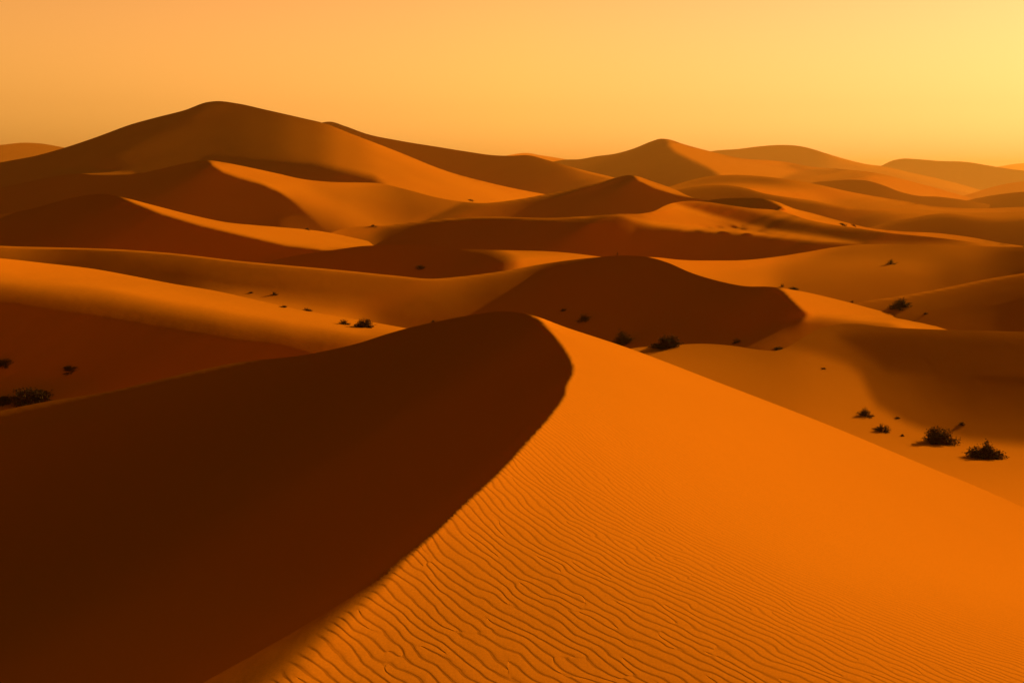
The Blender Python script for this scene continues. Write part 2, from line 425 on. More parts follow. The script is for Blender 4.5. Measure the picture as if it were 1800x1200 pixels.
dune('dark twin-humped dune in the middle, right behind the foreground crest',
 [(-160,420),(-80,426),(0,432),(100,435),(200,438),(300,445),(433,460),(500,466),(600,475),(700,485),(760,490),(800,487),(893,475),(967,462),(1053,452),(1103,449),(1144,453),(1172,461),(1214,479),(1256,492),(1311,503),(1353,504),(1385,508),(1404,511),(1467,525),(1550,547),(1625,566),(1660,578),(1760,600),(1860,620)],
 [(-160,470),(0,472),(167,490),(300,515),(450,545),(600,590),(700,600),(800,590),(950,585),(1112,630),(1240,625),(1354,630),(1417,610),(1550,590),(1660,595),(1760,618),(1860,638)],
 [(-160,165),(0,160),(300,150),(760,136),(1100,128),(1353,118),(1625,104),(1860,96)],
 [(-160,[(0,190),(5,150),(20,120),(60,110)]),(0,[(0,210),(4,150),(30,125),(60,120)]),(150,[(0,205),(4,120),(10,95),(30,85),(60,88)]),(300,[(0,205),(4,130),(12,110),(35,85),(60,90)]),
  (430,[(0,205),(4,140),(12,120),(40,110),(55,150),(70,200)]),(600,[(0,205),(4,150),(12,130),(40,125),(65,160),(85,205),(110,205)]),(700,[(0,200),(4,150),(10,135),(35,125),(70,105),(90,110)]),
  (790,[(0,195),(4,150),(10,140),(40,115),(80,95)]),(880,[(0,190),(4,135),(12,115),(40,95),(80,90)]),(1000,[(0,100),(12,DK),(60,70),(100,85)]),(1100,[(0,DK),(100,80),(160,90)]),(1300,[(0,DK),(60,DK),(100,95),(130,105)]),(1400,[(0,DK),(40,DK),(80,110),(130,120)]),(1860,[(0,DK),(60,100)])],
 [([(1360,500),(1379,515),(1396,532),(1410,545),(1419,552),(1412,565),(1440,578),(1700,620),(1900,640),(1900,560),(1625,540),(1450,500)],218,5),
  ([(1412,562),(1440,560),(1500,566),(1560,572),(1600,590),(1400,610)],120,14),
  ([(1195,506),(1290,508),(1300,515),(1240,520),(1200,514)],80,8)],
 sx=6, sy=3, lam=.05)

dune('long low dune with a rounded dark hump, left of the lit dip at the right edge',
 [(1440,560),(1508,532),(1571,522),(1654,507),(1737,490),(1800,480),(1960,455)],
 [(1440,575),(1508,560),(1646,592),(1800,600),(1960,605)],
 [(1440,125),(1508,122),(1800,116),(1960,112)],
 [(1440,[(0,140),(10,140),(60,120)]),(1600,[(0,185),(5,130),(20,112),(50,100),(90,110)]),(1800,[(0,165),(5,112),(15,95),(50,80),(110,84)])],
 [], sx=6, sy=4)

# ---- second rank
dune('gently domed orange dune with one shrub, below the lit saddle on the right',
 [(1060,462),(1144,452),(1200,457),(1256,458),(1311,457),(1367,451),(1412,444),(1470,434),(1510,430),(1550,429),(1612,430),(1700,433),(1800,434),(1960,436)],
 [(1060,480),(1172,475),(1256,505),(1353,520),(1467,540),(1550,550),(1654,530),(1800,505),(1960,490)],
 [(1060,175),(1256,172),(1550,190),(1800,180),(1960,175)],
 [(1060,[(0,215),(50,205)]),(1200,[(0,225),(10,215),(40,200)]),(1330,[(0,225),(15,200),(45,195)]),(1400,[(0,195),(20,172),(60,145)]),(1500,[(0,170),(12,150),(30,170),(60,150),(100,130)]),
  (1600,[(0,140),(15,150),(40,165),(60,145),(100,130)]),(1690,[(0,160),(20,140),(50,120),(90,110)]),(1800,[(0,120),(10,92),(50,80),(90,82)]),(1960,[(0,90),(60,79)])],
 [], sx=6, sy=3)

dune('low dark dune with a lit right end, above the long middle dune',
 [(420,480),(470,461),(520,449),(583,440),(633,433),(683,431),(733,431),(800,437),(850,439),(900,440),(983,443),(1053,451),(1120,462),(1180,475)],
 [(420,500),(500,482),(600,492),(700,502),(760,507),(800,504),(893,492),(967,480),(1053,468),(1120,478),(1180,490)],
 [(420,195),(700,190),(1180,185)],
 [(420,[(0,DK),(60,DK)]),(600,[(0,DK),(60,DK)]),(800,[(0,DK),(20,62),(60,85)]),(1180,[(0,DK),(60,DK)])],
 [([(815,430),(860,437),(885,450),(900,465),(890,485),(1000,480),(1200,480),(1200,440),(1000,430)],208,26)],
 sx=6, sy=3, haze=.02)

dune('dark dune with a long thin lit flank, on the left behind the lit shoulder',
 [(-160,395),(-60,386),(0,377),(50,368),(117,350),(160,342),(185,341),(207,345),(267,360),(333,377),(400,391),(450,396),(500,400),(567,407),(617,417),(673,430),(740,448),(800,465)],
 [(-160,460),(0,450),(200,455),(433,478),(500,482),(583,455),(633,448),(683,448),(740,460),(800,477)],
 [(-160,245),(160,245),(500,238),(800,232)],
 [(-160,[(0,100),(20,85),(60,DK)]),(0,[(0,95),(20,75),(50,DK),(90,DK)]),(100,[(0,DK),(90,DK)]),(800,[(0,DK),(60,DK)])],
 [([(205,343),(233,357),(283,377),(350,397),(417,413),(500,432),(567,440),(600,439),(700,470),(830,480),(830,440),(673,420),(500,380),(267,350)],215,4)],
 sx=5, sy=3, haze=.02, wcrest=1.2)

# ---- long dark ridge and saddle
dune('long dark ridge whose lit saddle and soft band of shade sweep to the right edge',
 [(520,440),(550,424),(575,412),(600,403),(635,398),(667,397),(733,390),(800,383),(867,381),(967,383),(1033,380),(1089,376),(1131,375),(1150,371),(1170,361),(1200,354),(1242,355),(1283,361),(1320,366),(1367,370),(1420,386),(1460,394),(1500,400),(1560,409),(1640,417),(1720,427),(1800,437),(1960,450)],
 [(520,455),(550,440),(617,430),(683,445),(800,450),(1053,468),(1200,475),(1311,475),(1412,462),(1512,450),(1640,446),(1800,455),(1960,465)],
 [(520,262),(700,252),(1000,240),(1200,250),(1500,235),(1800,225),(1960,220)],
 [(520,[(0,190),(30,180)]),(640,[(0,165),(30,150)]),(690,[(0,190),(4,125),(12,95),(40,75)]),(760,[(0,185),(3,110),(8,75),(50,62)]),(900,[(0,185),(3,105),(8,75),(50,62)]),(1060,[(0,190),(4,120),(14,85),(50,66)]),(1200,[(0,190),(20,190),(50,80),(100,72)]),(1500,[(0,190),(20,150),(30,100),(60,100)]),(1720,[(0,190),(6,150),(30,140)]),(1960,[(0,120),(30,100)])],
 [([(1190,357),(1242,358),(1283,363),(1320,371),(1367,384),(1450,398),(1600,410),(1690,417),(1715,423),(1600,428),(1500,427),(1450,417),(1367,405),(1311,394),(1256,380),(1215,366)],95,8),
  ([(1085,374),(1131,375),(1155,366),(1190,358),(1215,367),(1256,380),(1311,395),(1367,406),(1450,418),(1510,428),(1440,425),(1300,411),(1200,405),(1150,396),(1110,386)],222,9),
  ([(1120,400),(1200,411),(1300,417),(1420,427),(1520,435),(1500,470),(1100,480)],75,10)],
 sx=6, sy=3, haze=.03, wcrest=3)

dune('thin lit crest line with a small dark oval scoop, right of the sharp middle peak',
 [(1180,372),(1210,360),(1242,353),(1269,349),(1311,348),(1347,350),(1372,357),(1394,366),(1425,374),(1487,391),(1525,400),(1575,406),(1650,410),(1700,416),(1767,428),(1830,436),(1960,450)],
 [(1180,385),(1242,370),(1311,378),(1367,388),(1460,408),(1560,424),(1640,432),(1720,440),(1830,450),(1960,462)],
 [(1180,400),(1300,395),(1500,350),(1960,300)],
 [(1180,[(0,100),(30,90)]),(1380,[(0,225),(30,215)]),(1960,[(0,200),(30,180)])],
 [([(1190,345),(1311,344),(1342,349),(1356,354),(1372,362),(1374,366),(1368,370),(1300,372),(1190,372)],70,4),
  ([(1350,348),(1374,357),(1394,364),(1500,390),(1500,420),(1390,400),(1374,372),(1376,364),(1362,354)],222,4)],
 sx=5, sy=2.5, haze=.04, wcrest=3)

dune('sharp-crested dune, dark peak on the left joined by a lit bowl to a dark middle peak',
 [(-160,345),(-60,338),(0,330),(80,313),(133,305),(167,307),(207,307),(250,304),(283,297),(317,289),(345,284),(365,282),(390,285),(417,290),(483,304),(533,315),(583,320),(630,321),(663,322),(717,334),(767,347),(800,353),(850,357),(900,352),(957,342),(1000,333),(1050,322),(1089,311),(1105,308),(1120,310),(1144,318),(1186,333),(1214,346),(1240,352),(1300,364),(1360,380),(1420,396)],
 [(-160,415),(0,398),(117,368),(200,365),(333,397),(450,414),(560,420),(617,418),(667,415),(733,408),(867,398),(1000,398),(1131,392),(1200,378),(1242,380),(1320,392),(1420,412)],
 [(-160,440),(365,440),(663,440),(850,445),(1110,455),(1420,460)],
 [(-160,[(0,95),(30,80),(60,DK)]),(0,[(0,95),(25,80),(60,60)]),(110,[(0,95),(20,75),(60,DK)]),(200,[(0,110),(8,DK),(100,DK)]),(365,[(0,DK),(100,DK)]),(700,[(0,DK),(100,DK)]),(850,[(0,190),(4,150),(10,125),(40,108)]),(950,[(0,190),(3,120),(10,95),(50,80)]),(1050,[(0,150),(3,85),(10,72),(70,66)]),(1110,[(0,75),(80,60)]),(1420,[(0,100),(60,90)])],
 [([(366,281),(373,292),(390,303),(417,313),(460,325),(493,340),(517,356),(535,372),(560,395),(600,430),(680,425),(760,380),(850,340),(700,320),(480,290)],214,5),
  ([(560,330),(640,330),(760,360),(720,385),(650,380),(590,365)],180,40),
  ([(505,362),(520,362),(545,372),(590,392),(640,415),(560,440),(480,440),(480,380)],110,34),
  ([(700,322),(760,340),(860,350),(860,420),(700,410),(690,370),(690,345)],132,85),
  ([(1110,306),(1122,318),(1150,331),(1186,342),(1214,347),(1230,345),(1186,328),(1144,312)],222,3)],
 sx=5, sy=3, haze=.06, anchors=[(640,390,370,1.2),(760,370,395,1),(560,350,415,.8)])

dune('low rounded orange dune at the right edge beneath the hazy dunes',
 [(1490,412),(1535,398),(1562,390),(1600,384),(1637,377),(1662,375),(1687,377),(1725,382),(1755,383),(1800,380),(1960,372)],
 [(1490,420),(1560,418),(1650,424),(1750,438),(1800,446),(1960,450)],
 [(1490,400),(1650,400),(1960,390)],
 [(1490,[(0,150),(30,120)]),(1600,[(0,150),(8,120),(40,105)]),(1690,[(0,170),(10,120),(50,100)]),(1960,[(0,170),(12,125),(50,95)])],
 [], sx=6, sy=2.5, haze=.05)

dune('striped low dune with a dark band, left of the low rounded dune on the right',
 [(1120,352),(1160,342),(1200,332),(1242,326),(1283,326),(1311,331),(1344,340),(1394,348),(1425,352),(1470,361),(1525,365),(1600,367),(1650,371),(1720,374),(1800,372),(1960,365)],
 [(1120,365),(1200,370),(1311,362),(1394,378),(1487,402),(1560,405),(1650,392),(1750,394),(1960,392)],
 [(1120,520),(1400,500),(1960,480)],
 [(1120,[(0,140),(30,120)]),(1230,[(0,160),(6,130),(40,110)]),(1350,[(0,160),(6,125),(14,110),(40,140)]),(1430,[(0,190),(8,130),(30,110),(50,100)]),(1500,[(0,210),(5,150),(20,120),(40,115)]),(1600,[(0,200),(12,170),(25,150)]),(1800,[(0,180),(20,150)])],
 [([(1350,352),(1400,358),(1480,368),(1480,372),(1420,370),(1360,362)],125,8)],
 sx=6, sy=2.5, haze=.08)

dune('long lit slope with a soft dark patch at its top, below the hazy central peak',
 [(1170,330),(1210,318),(1239,311),(1269,308),(1310,308),(1339,310),(1367,313),(1408,319),(1450,327),(1475,333),(1550,347),(1600,355),(1637,362),(1700,366),(1800,364),(1960,360)],
 [(1170,345),(1242,340),(1311,345),(1394,362),(1470,375),(1600,380),(1700,385),(1960,385)],
 [(1170,740),(1400,680),(1960,600)],
 [(1170,[(0,170),(30,150)]),(1250,[(0,170),(8,145),(14,165),(30,180)]),(1340,[(0,170),(6,145),(14,170),(24,215),(40,205)]),(1420,[(0,190),(10,185),(25,215),(40,190)]),(1500,[(0,215),(5,195),(20,180),(40,170)]),(1650,[(0,200),(15,190)]),(1960,[(0,180),(15,150)])],
 [], sx=6, sy=2.5, haze=.1)

dune('small dark leaf-shaped dune in the hazy distance on the right',
 [(1400,330),(1425,322),(1462,318),(1500,316),(1525,318),(1550,325),(1582,337),(1612,344),(1650,346),(1690,351),(1725,357),(1755,361),(1830,368)],
 [(1400,340),(1475,345),(1550,357),(1637,370),(1755,374),(1830,378)],
 [(1400,900),(1830,850)],
 [(1400,[(0,150),(20,150)]),(1500,[(0,140),(40,135)]),(1600,[(0,150),(30,140)]),(1830,[(0,180),(15,160)])],
 [], sx=6, sy=2.5, haze=.12)

dune('dark low dune end entering at the right edge beneath far hazy dunes',
 [(1640,366),(1697,353),(1725,347),(1762,341),(1800,337),(1960,325)],
 [(1640,374),(1697,376),(1800,380),(1960,380)],
 [(1640,900),(1960,850)],
 [(1640,[(0,170),(20,150)]),(1800,[(0,150),(6,140),(30,135)])],
 [], sx=6, sy=2.5, haze=.12)

dune('faint low dune at the right edge with a lit patch above it',
 [(1600,350),(1690,345),(1740,330),(1775,322),(1800,319),(1960,308)],
 [(1600,360),(1690,362),(1800,352),(1960,345)],
 [(1600,2000),(1960,1900)],
 [(1600,[(0,195),(20,195)]),(1800,[(0,190),(30,175)])],
 [], sx=6, sy=2.5, haze=.2)

# ---- big dune and skyline
dune('largest dune on the left skyline with a lit right flank',
 [(-160,325),(-80,305),(0,286),(67,273),(113,260),(167,242),(233,218),(277,206),(327,193),(363,180),(380,178),(417,182),(467,193),(533,208),(567,216),(617,235),(700,267),(783,300),(867,323),(933,337),(1000,348),(1080,360)],
 [(-160,355),(0,342),(133,320),(250,318),(365,300),(417,305),(533,330),(663,338),(767,362),(850,370),(933,362),(1000,365),(1080,375)],
 [(-160,720),(380,740),(900,640),(1080,580)],
 [(-160,[(0,80),(60,70)]),(0,[(0,80),(60,75)]),(300,[(0,85),(40,100),(110,98)]),(400,[(0,98),(100,96)]),(460,[(0,103),(40,108),(80,106),(110,98)]),(540,[(0,132),(20,138),(60,138),(100,115)]),(610,[(0,190),(20,182),(60,178),(100,150)]),(680,[(0,225),(20,207),(60,198)]),(760,[(0,228),(20,210),(60,205)]),(900,[(0,228),(30,215)]),(1080,[(0,215),(30,200)])],
 [([(-200,280),(113,250),(290,200),(300,214),(250,240),(200,262),(117,290),(0,318),(-200,340)],60,10),
  ([(100,297),(150,300),(235,304),(235,309),(133,310),(95,304)],160,6),
  ([(366,282),(440,286),(500,288),(550,291),(600,302),(655,314),(670,326),(560,325),(420,300)],60,12)],
 sx=6, sy=4, haze=.05)

dune('long dark ridge trailing right from behind the largest dune',
 [(500,225),(540,219),(563,216),(580,214),(607,222),(643,235),(700,247),(767,258),(817,266),(867,273),(900,274),(927,273),(967,283),(1017,297),(1083,313),(1160,335)],
 [(500,245),(617,255),(700,285),(867,340),(933,352),(1000,345),(1083,325),(1160,345)],
 [(500,1000),(850,900),(1160,800)],
 [(500,[(0,120),(40,115)]),(900,[(0,118),(60,112)]),(960,[(0,140),(10,122),(50,118)]),(1040,[(0,220),(5,165),(25,125)]),(1160,[(0,200),(30,150)])],
 [], sx=6, sy=3, haze=.1)

dune('hazy central peak on the skyline with a lit right flank',
 [(880,300),(940,292),(992,281),(1019,280),(1047,275),(1083,270),(1117,260),(1144,249),(1161,244),(1175,245),(1200,253),(1244,265),(1269,271),(1306,279),(1353,282),(1382,285),(1425,293),(1475,297),(1550,306),(1587,315),(1625,325),(1675,339),(1720,352),(1800,362)],
 [(880,320),(1000,320),(1083,325),(1150,335),(1200,345),(1250,330),(1340,325),(1450,335),(1550,345),(1650,365),(1800,372)],
 [(880,1900),(1160,1800),(1500,1500),(1800,1200)],
 [(880,[(0,145),(80,130)]),(1180,[(0,142),(80,132)]),(1250,[(0,142),(80,138)]),(1300,[(0,200),(30,195)]),(1400,[(0,205),(4,175),(20,190)]),(1500,[(0,195),(6,175),(18,190),(30,180)]),(1560,[(0,200),(8,222),(30,210)]),(1650,[(0,225),(20,215)]),(1800,[(0,200),(20,190)])],
 [([(1172,242),(1176,256),(1186,267),(1214,281),(1242,294),(1265,308),(1240,330),(1330,335),(1400,300),(1353,276),(1244,255)],208,6)],
 sx=6, sy=3, haze=.2)

dune('pale low dune peeking above the dip between the two skyline ridges',
 [(840,285),(900,272),(923,269),(950,273),(993,280),(1040,290)],
 [(840,300),(900,290),(1000,300),(1040,308)],
 [(840,2800),(1040,2800)],
 [(840,[(0,215),(30,200)])], [], sx=6, sy=2.5, haze=.2)

dune('low hazy dune on the skyline at the left edge',
 [(-160,262),(-60,258),(0,255),(43,251),(67,252),(110,259),(180,275),(260,295)],
 [(-160,290),(0,300),(110,280),(260,310)],
 [(-160,2400),(260,2400)],
 [(-160,[(0,165),(50,165)]),(260,[(0,180),(50,165)])], [], sx=6, sy=2.5, haze=.2)

dune('rounded hazy dune on the skyline, right of the central peak',
 [(1200,280),(1250,266),(1297,262),(1339,257),(1381,255),(1406,257),(1428,262),(1450,269),(1487,280),(1525,289),(1550,292),(1600,303),(1650,314),(1700,327),(1760,346),(1830,368)],
 [(1200,295),(1297,290),(1353,300),(1475,315),(1550,318),(1680,334),(1760,356),(1830,378)],
 [(1200,3600),(1830,3300)],
 [(1200,[(0,165),(50,165)]),(1430,[(0,165),(50,165)]),(1480,[(0,205),(8,185),(40,178)]),(1830,[(0,215),(20,200)])], [], sx=6, sy=2.5, haze=.34)

dune('flat-topped hazy dune on the far right skyline',
 [(1480,310),(1530,300),(1550,291),(1570,282),(1587,279),(1612,280),(1650,283),(1700,285),(1737,291),(1775,297),(1800,300),(1960,310)],
 [(1480,320),(1550,325),(1625,345),(1700,360),(1800,350),(1960,340)],
 [(1480,4200),(1960,4000)],
 [(1480,[(0,160),(60,168)])], [], sx=6, sy=2.5, haze=.38)

dune('palest farthest dune at the right end of the skyline',
 [(1700,305),(1762,292),(1787,288),(1800,287),(1960,284)],
 [(1700,312),(1762,302),(1800,306),(1960,318)],
 [(1700,8200),(1960,8200)],
 [(1700,[(0,215),(40,215)])], [], sx=6, sy=2.5, haze=.62)
# ------------------------------------------------------------------ materials
def nd(nt, t, **kw):
    n = nt.nodes.new(t)
    for k, v in kw.items(): setattr(n, k, v)
    return n

def sand_material(name, ripples):
    m = bpy.data.materials.new(name); m.use_nodes = True
    nt = m.node_tree; nt.nodes.clear(); L = nt.links.new
    out = nd(nt, 'ShaderNodeOutputMaterial'); bs = nd(nt, 'ShaderNodeBsdfPrincipled')
    L(bs.outputs[0], out.inputs[0])
    bs.inputs['Roughness'].default_value = 1.0
    bs.inputs['Specular IOR Level'].default_value = 0.0
    geo = nd(nt, 'ShaderNodeNewGeometry')
    n1 = nd(nt, 'ShaderNodeTexNoise'); n1.inputs['Scale'].default_value = 0.05; n1.inputs['Detail'].default_value = 5
    L(geo.outputs['Position'], n1.inputs['Vector'])
    ramp = nd(nt, 'ShaderNodeMix', data_type='RGBA')
    ramp.inputs[6].default_value = (*SAND_A, 1); ramp.inputs[7].default_value = (*SAND_B, 1)
    L(n1.outputs[0], ramp.inputs[0]); 
    n2 = nd(nt, 'ShaderNodeTexNoise'); n2.inputs['Scale'].default_value = 60; n2.inputs['Detail'].default_value = 3
    L(geo.outputs['Position'], n2.inputs['Vector'])
    mr = nd(nt, 'ShaderNodeMapRange'); mr.inputs[1].default_value = .3; mr.inputs[2].default_value = .7; mr.inputs[3].default_value = .93; mr.inputs[4].default_value = 1.07
    L(n2.outputs[0], mr.inputs[0])
    mul = nd(nt, 'ShaderNodeVectorMath', operation='SCALE')
    L(ramp.outputs[2], mul.inputs[0]); L(mr.outputs[0], mul.inputs['Scale'])
    L(mul.outputs[0], bs.inputs['Base Color'])
    # height: wind ripples across the sun's direction, with forks, plus slow swells
    sep = nd(nt, 'ShaderNodeSeparateXYZ'); L(geo.outputs['Position'], sep.inputs[0])
    def height(wl, amp, orient, warp):
        gx = nd(nt, 'ShaderNodeVectorMath', operation='MULTIPLY'); gx.inputs[1].default_value = (1, 1, 0)
        L(geo.outputs['Position'], gx.inputs[0])
        wn = nd(nt, 'ShaderNodeTexNoise'); wn.inputs['Scale'].default_value = 1.1 / (wl * 5); wn.inputs['Detail'].default_value = 2.5
        L(gx.outputs[0], wn.inputs['Vector'])
        ws = nd(nt, 'ShaderNodeVectorMath', operation='SUBTRACT'); ws.inputs[1].default_value = (.5, .5, .5); L(wn.outputs[1], ws.inputs[0])
        wm = nd(nt, 'ShaderNodeVectorMath', operation='SCALE'); wm.inputs['Scale'].default_value = warp * wl; L(ws.outputs[0], wm.inputs[0])
        ad = nd(nt, 'ShaderNodeVectorMath', operation='ADD'); L(gx.outputs[0], ad.inputs[0]); L(wm.outputs[0], ad.inputs[1])
        gb = nd(nt, 'ShaderNodeTexGabor', gabor_type='2D')
        gb.inputs['Scale'].default_value = 1 / (wl * 3.2); gb.inputs['Frequency'].default_value = 3.2
        gb.inputs['Anisotropy'].default_value = 1.0; gb.inputs['Orientation'].default_value = orient
        L(ad.outputs[0], gb.inputs['Vector'])
        # asymmetric profile from the phase: long windward side, short lee
        cv = nd(nt, 'ShaderNodeFloatCurve')
        c = cv.mapping.curves[0]
        c.points[0].location = (0, 0); c.points[1].location = (1, 0)
        c.points.new(.12, .42); c.points.new(.3, 1.0); c.points.new(.48, .86)
        cv.mapping.update()
        L(gb.outputs['Phase'], cv.inputs['Value'])
        a = nd(nt, 'ShaderNodeMath', operation='MULTIPLY'); a.inputs[1].default_value = amp; L(cv.outputs[0], a.inputs[0])
        return a
    n3 = nd(nt, 'ShaderNodeTexNoise'); n3.inputs['Scale'].default_value = 0.35 if ripples else .12; n3.inputs['Detail'].default_value = 4
    L(geo.outputs['Position'], n3.inputs['Vector'])
    sw = nd(nt, 'ShaderNodeMath', operation='MULTIPLY'); sw.inputs[1].default_value = .02 if ripples else .1; L(n3.outputs[0], sw.inputs[0])
    h = sw
    # wind-combed unevenness a metre or two across
    mp = nd(nt, 'ShaderNodeMapping'); mp.inputs['Rotation'].default_value = (0, 0, math.radians(-47)); mp.inputs['Scale'].default_value = (1.6, .35, 1)
    L(geo.outputs['Position'], mp.inputs['Vector'])
    n4_ = nd(nt, 'ShaderNodeTexNoise'); n4_.inputs['Scale'].default_value = .9; n4_.inputs['Detail'].default_value = 6; n4_.inputs['Roughness'].default_value = .62
    L(mp.outputs[0], n4_.inputs['Vector'])
    m4 = nd(nt, 'ShaderNodeMath', operation='MULTIPLY'); m4.inputs[1].default_value = .006 if ripples else .009; L(n4_.outputs[0], m4.inputs[0])
    a4 = nd(nt, 'ShaderNodeMath', operation='ADD'); L(h.outputs[0], a4.inputs[0]); L(m4.outputs[0], a4.inputs[1]); h = a4
    if ripples:
        r1 = height(RIP_WL, 1.0, math.radians(RIP_DIR), 1.9)
        # the wind side carries the ripples, the slip face stays smooth
        dn = nd(nt, 'ShaderNodeVectorMath', operation='DOT_PRODUCT'); L(geo.outputs['True Normal'], dn.inputs[0]); dn.inputs[1].default_value = (math.sin(SUN_AZ), math.cos(SUN_AZ), 0)
        ms = nd(nt, 'ShaderNodeMapRange', interpolation_type='SMOOTHSTEP'); L(dn.outputs['Value'], ms.inputs[0])
        ms.inputs[1].default_value = -.22; ms.inputs[2].default_value = -.04; ms.inputs[3].default_value = 0; ms.inputs[4].default_value = RIP_AMP
        r0 = r1; r1 = nd(nt, 'ShaderNodeMath', operation='MULTIPLY'); L(r0.outputs[0], r1.inputs[0]); L(ms.outputs[0], r1.inputs[1])
        add = nd(nt, 'ShaderNodeMath', operation='ADD'); L(h.outputs[0], add.inputs[0]); L(r1.outputs[0], add.inputs[1]); h = add
    bump = nd(nt, 'ShaderNodeBump'); bump.inputs['Strength'].default_value = 1; bump.inputs['Distance'].default_value = 1
    L(h.outputs[0], bump.inputs['Height']); L(bump.outputs[0], bs.inputs['Normal'])
    return m

SAND_A, SAND_B = (.80, .222, .010), (.74, .188, .008)
RIP_WL, RIP_AMP, RIP_DIR = .092, .0034, 47
M_RIPPLE = sand_material('rippled_sand', True)
M_SAND = sand_material('sand', False)

def plain(name, col, rough=.9):
    m = bpy.data.materials.new(name); m.use_nodes = True
    nt = m.node_tree; b = nt.nodes['Principled BSDF']
    n = nd(nt, 'ShaderNodeTexNoise'); n.inputs['Scale'].default_value = 6
    mx = nd(nt, 'ShaderNodeMix', data_type='RGBA'); mx.inputs[6].default_value = (*col, 1); mx.inputs[7].default_value = (*[c * .6 for c in col], 1)
    nt.links.new(n.outputs[0], mx.inputs[0]); nt.links.new(mx.outputs[2], b.inputs['Base Color'])
    b.inputs['Roughness'].default_value = rough; b.inputs['Specular IOR Level'].default_value = .1
    return m
M_LEAF = plain('dry_foliage', (.10, .045, .014)); M_WOOD = plain('dry_wood', (.13, .055, .02))

# ------------------------------------------------------------------ terrain
import time
VV, FF, off = [], [], 0
owner = []
for k, d in enumerate(DUNES):
    t0 = time.time()
    kw = dict(d['kw']); mesh = kw.pop('mesh', (4, 2.5)); 
    sol = solve_sheet(d['crest'], d['bottom'], d['depth'], d['base'], d['polys'], **kw)
    o, V, Fc = dune_mesh('sand_dune', sol, M_RIPPLE if k < 2 else M_SAND, mesh[0], mesh[1], long_foot=(k == 0), rise=.15 if k in (0, 1, 2, 3, 4) else (-.35 if k in (5, 18) else -.15))
    o['kind'] = 'structure'; o['label'] = d['label']; o['category'] = 'sand dune'
    P = unproject(sol['xs'], sol['cy'], sample(sol, sol['xs'], sol['cy']))
    print(k, d['label'][:40], 'crest Y %.0f..%.0f z %.1f..%.1f  all z %.1f..%.1f Y %.0f..%.0f  %.1fs' % (P[:,1].min(), P[:,1].max(), P[:,2].min(), P[:,2].max(), V[:,2].min(), V[:,2].max(), V[:,1].min(), V[:,1].max(), time.time()-t0))
    VV.append(V); FF.append(Fc + off); off += len(V)

me = bpy.data.meshes.new('desert_ground')
S_ = 6000
gv, gf, NR, NA = [], [], 40, 48
for i in range(NR):
    r = 12000 * (i / (NR - 1)) ** 3 + .5
    for j in range(NA):
        t = 2 * math.pi * j / NA
        gv.append((r * math.sin(t), r * math.cos(t), -24 - .03 * max(0, r - 300)))
for i in range(NR - 1):
    for j in range(NA): gf.append((i*NA + j, i*NA + (j+1) % NA, (i+1)*NA + (j+1) % NA, (i+1)*NA + j))
me.from_pydata(gv, [], gf)
me.materials.append(M_SAND)
g = bpy.data.objects.new('desert_ground', me); bpy.context.scene.collection.objects.link(g); g['kind'] = 'structure'
g['label'] = 'orange sand plain beneath the dunes'; g['category'] = 'ground'

# ------------------------------------------------------------------ shrubs
BVH = BVHTree.FromPolygons([tuple(v) for v in np.concatenate(VV)], [tuple(int(i) for i in f) for f in np.concatenate(FF)])
def ground_at(x, y):
    a = (x - 900) / 1800; b = (600 - y) / 1800
    d = Vector((a, CP + b * SP, -SP + b * CP)).normalized()
    hit = BVH.ray_cast(Vector((0, 0, 0)), d)
    return hit[0]

def mesh_obj(name, verts, faces, mat, parent=None):
    me = bpy.data.meshes.new(name); me.from_pydata(verts, [], faces); me.materials.append(mat)
    o = bpy.data.objects.new(name, me); bpy.context.scene.collection.objects.link(o)
    if parent is not None: o.parent = parent
    return o

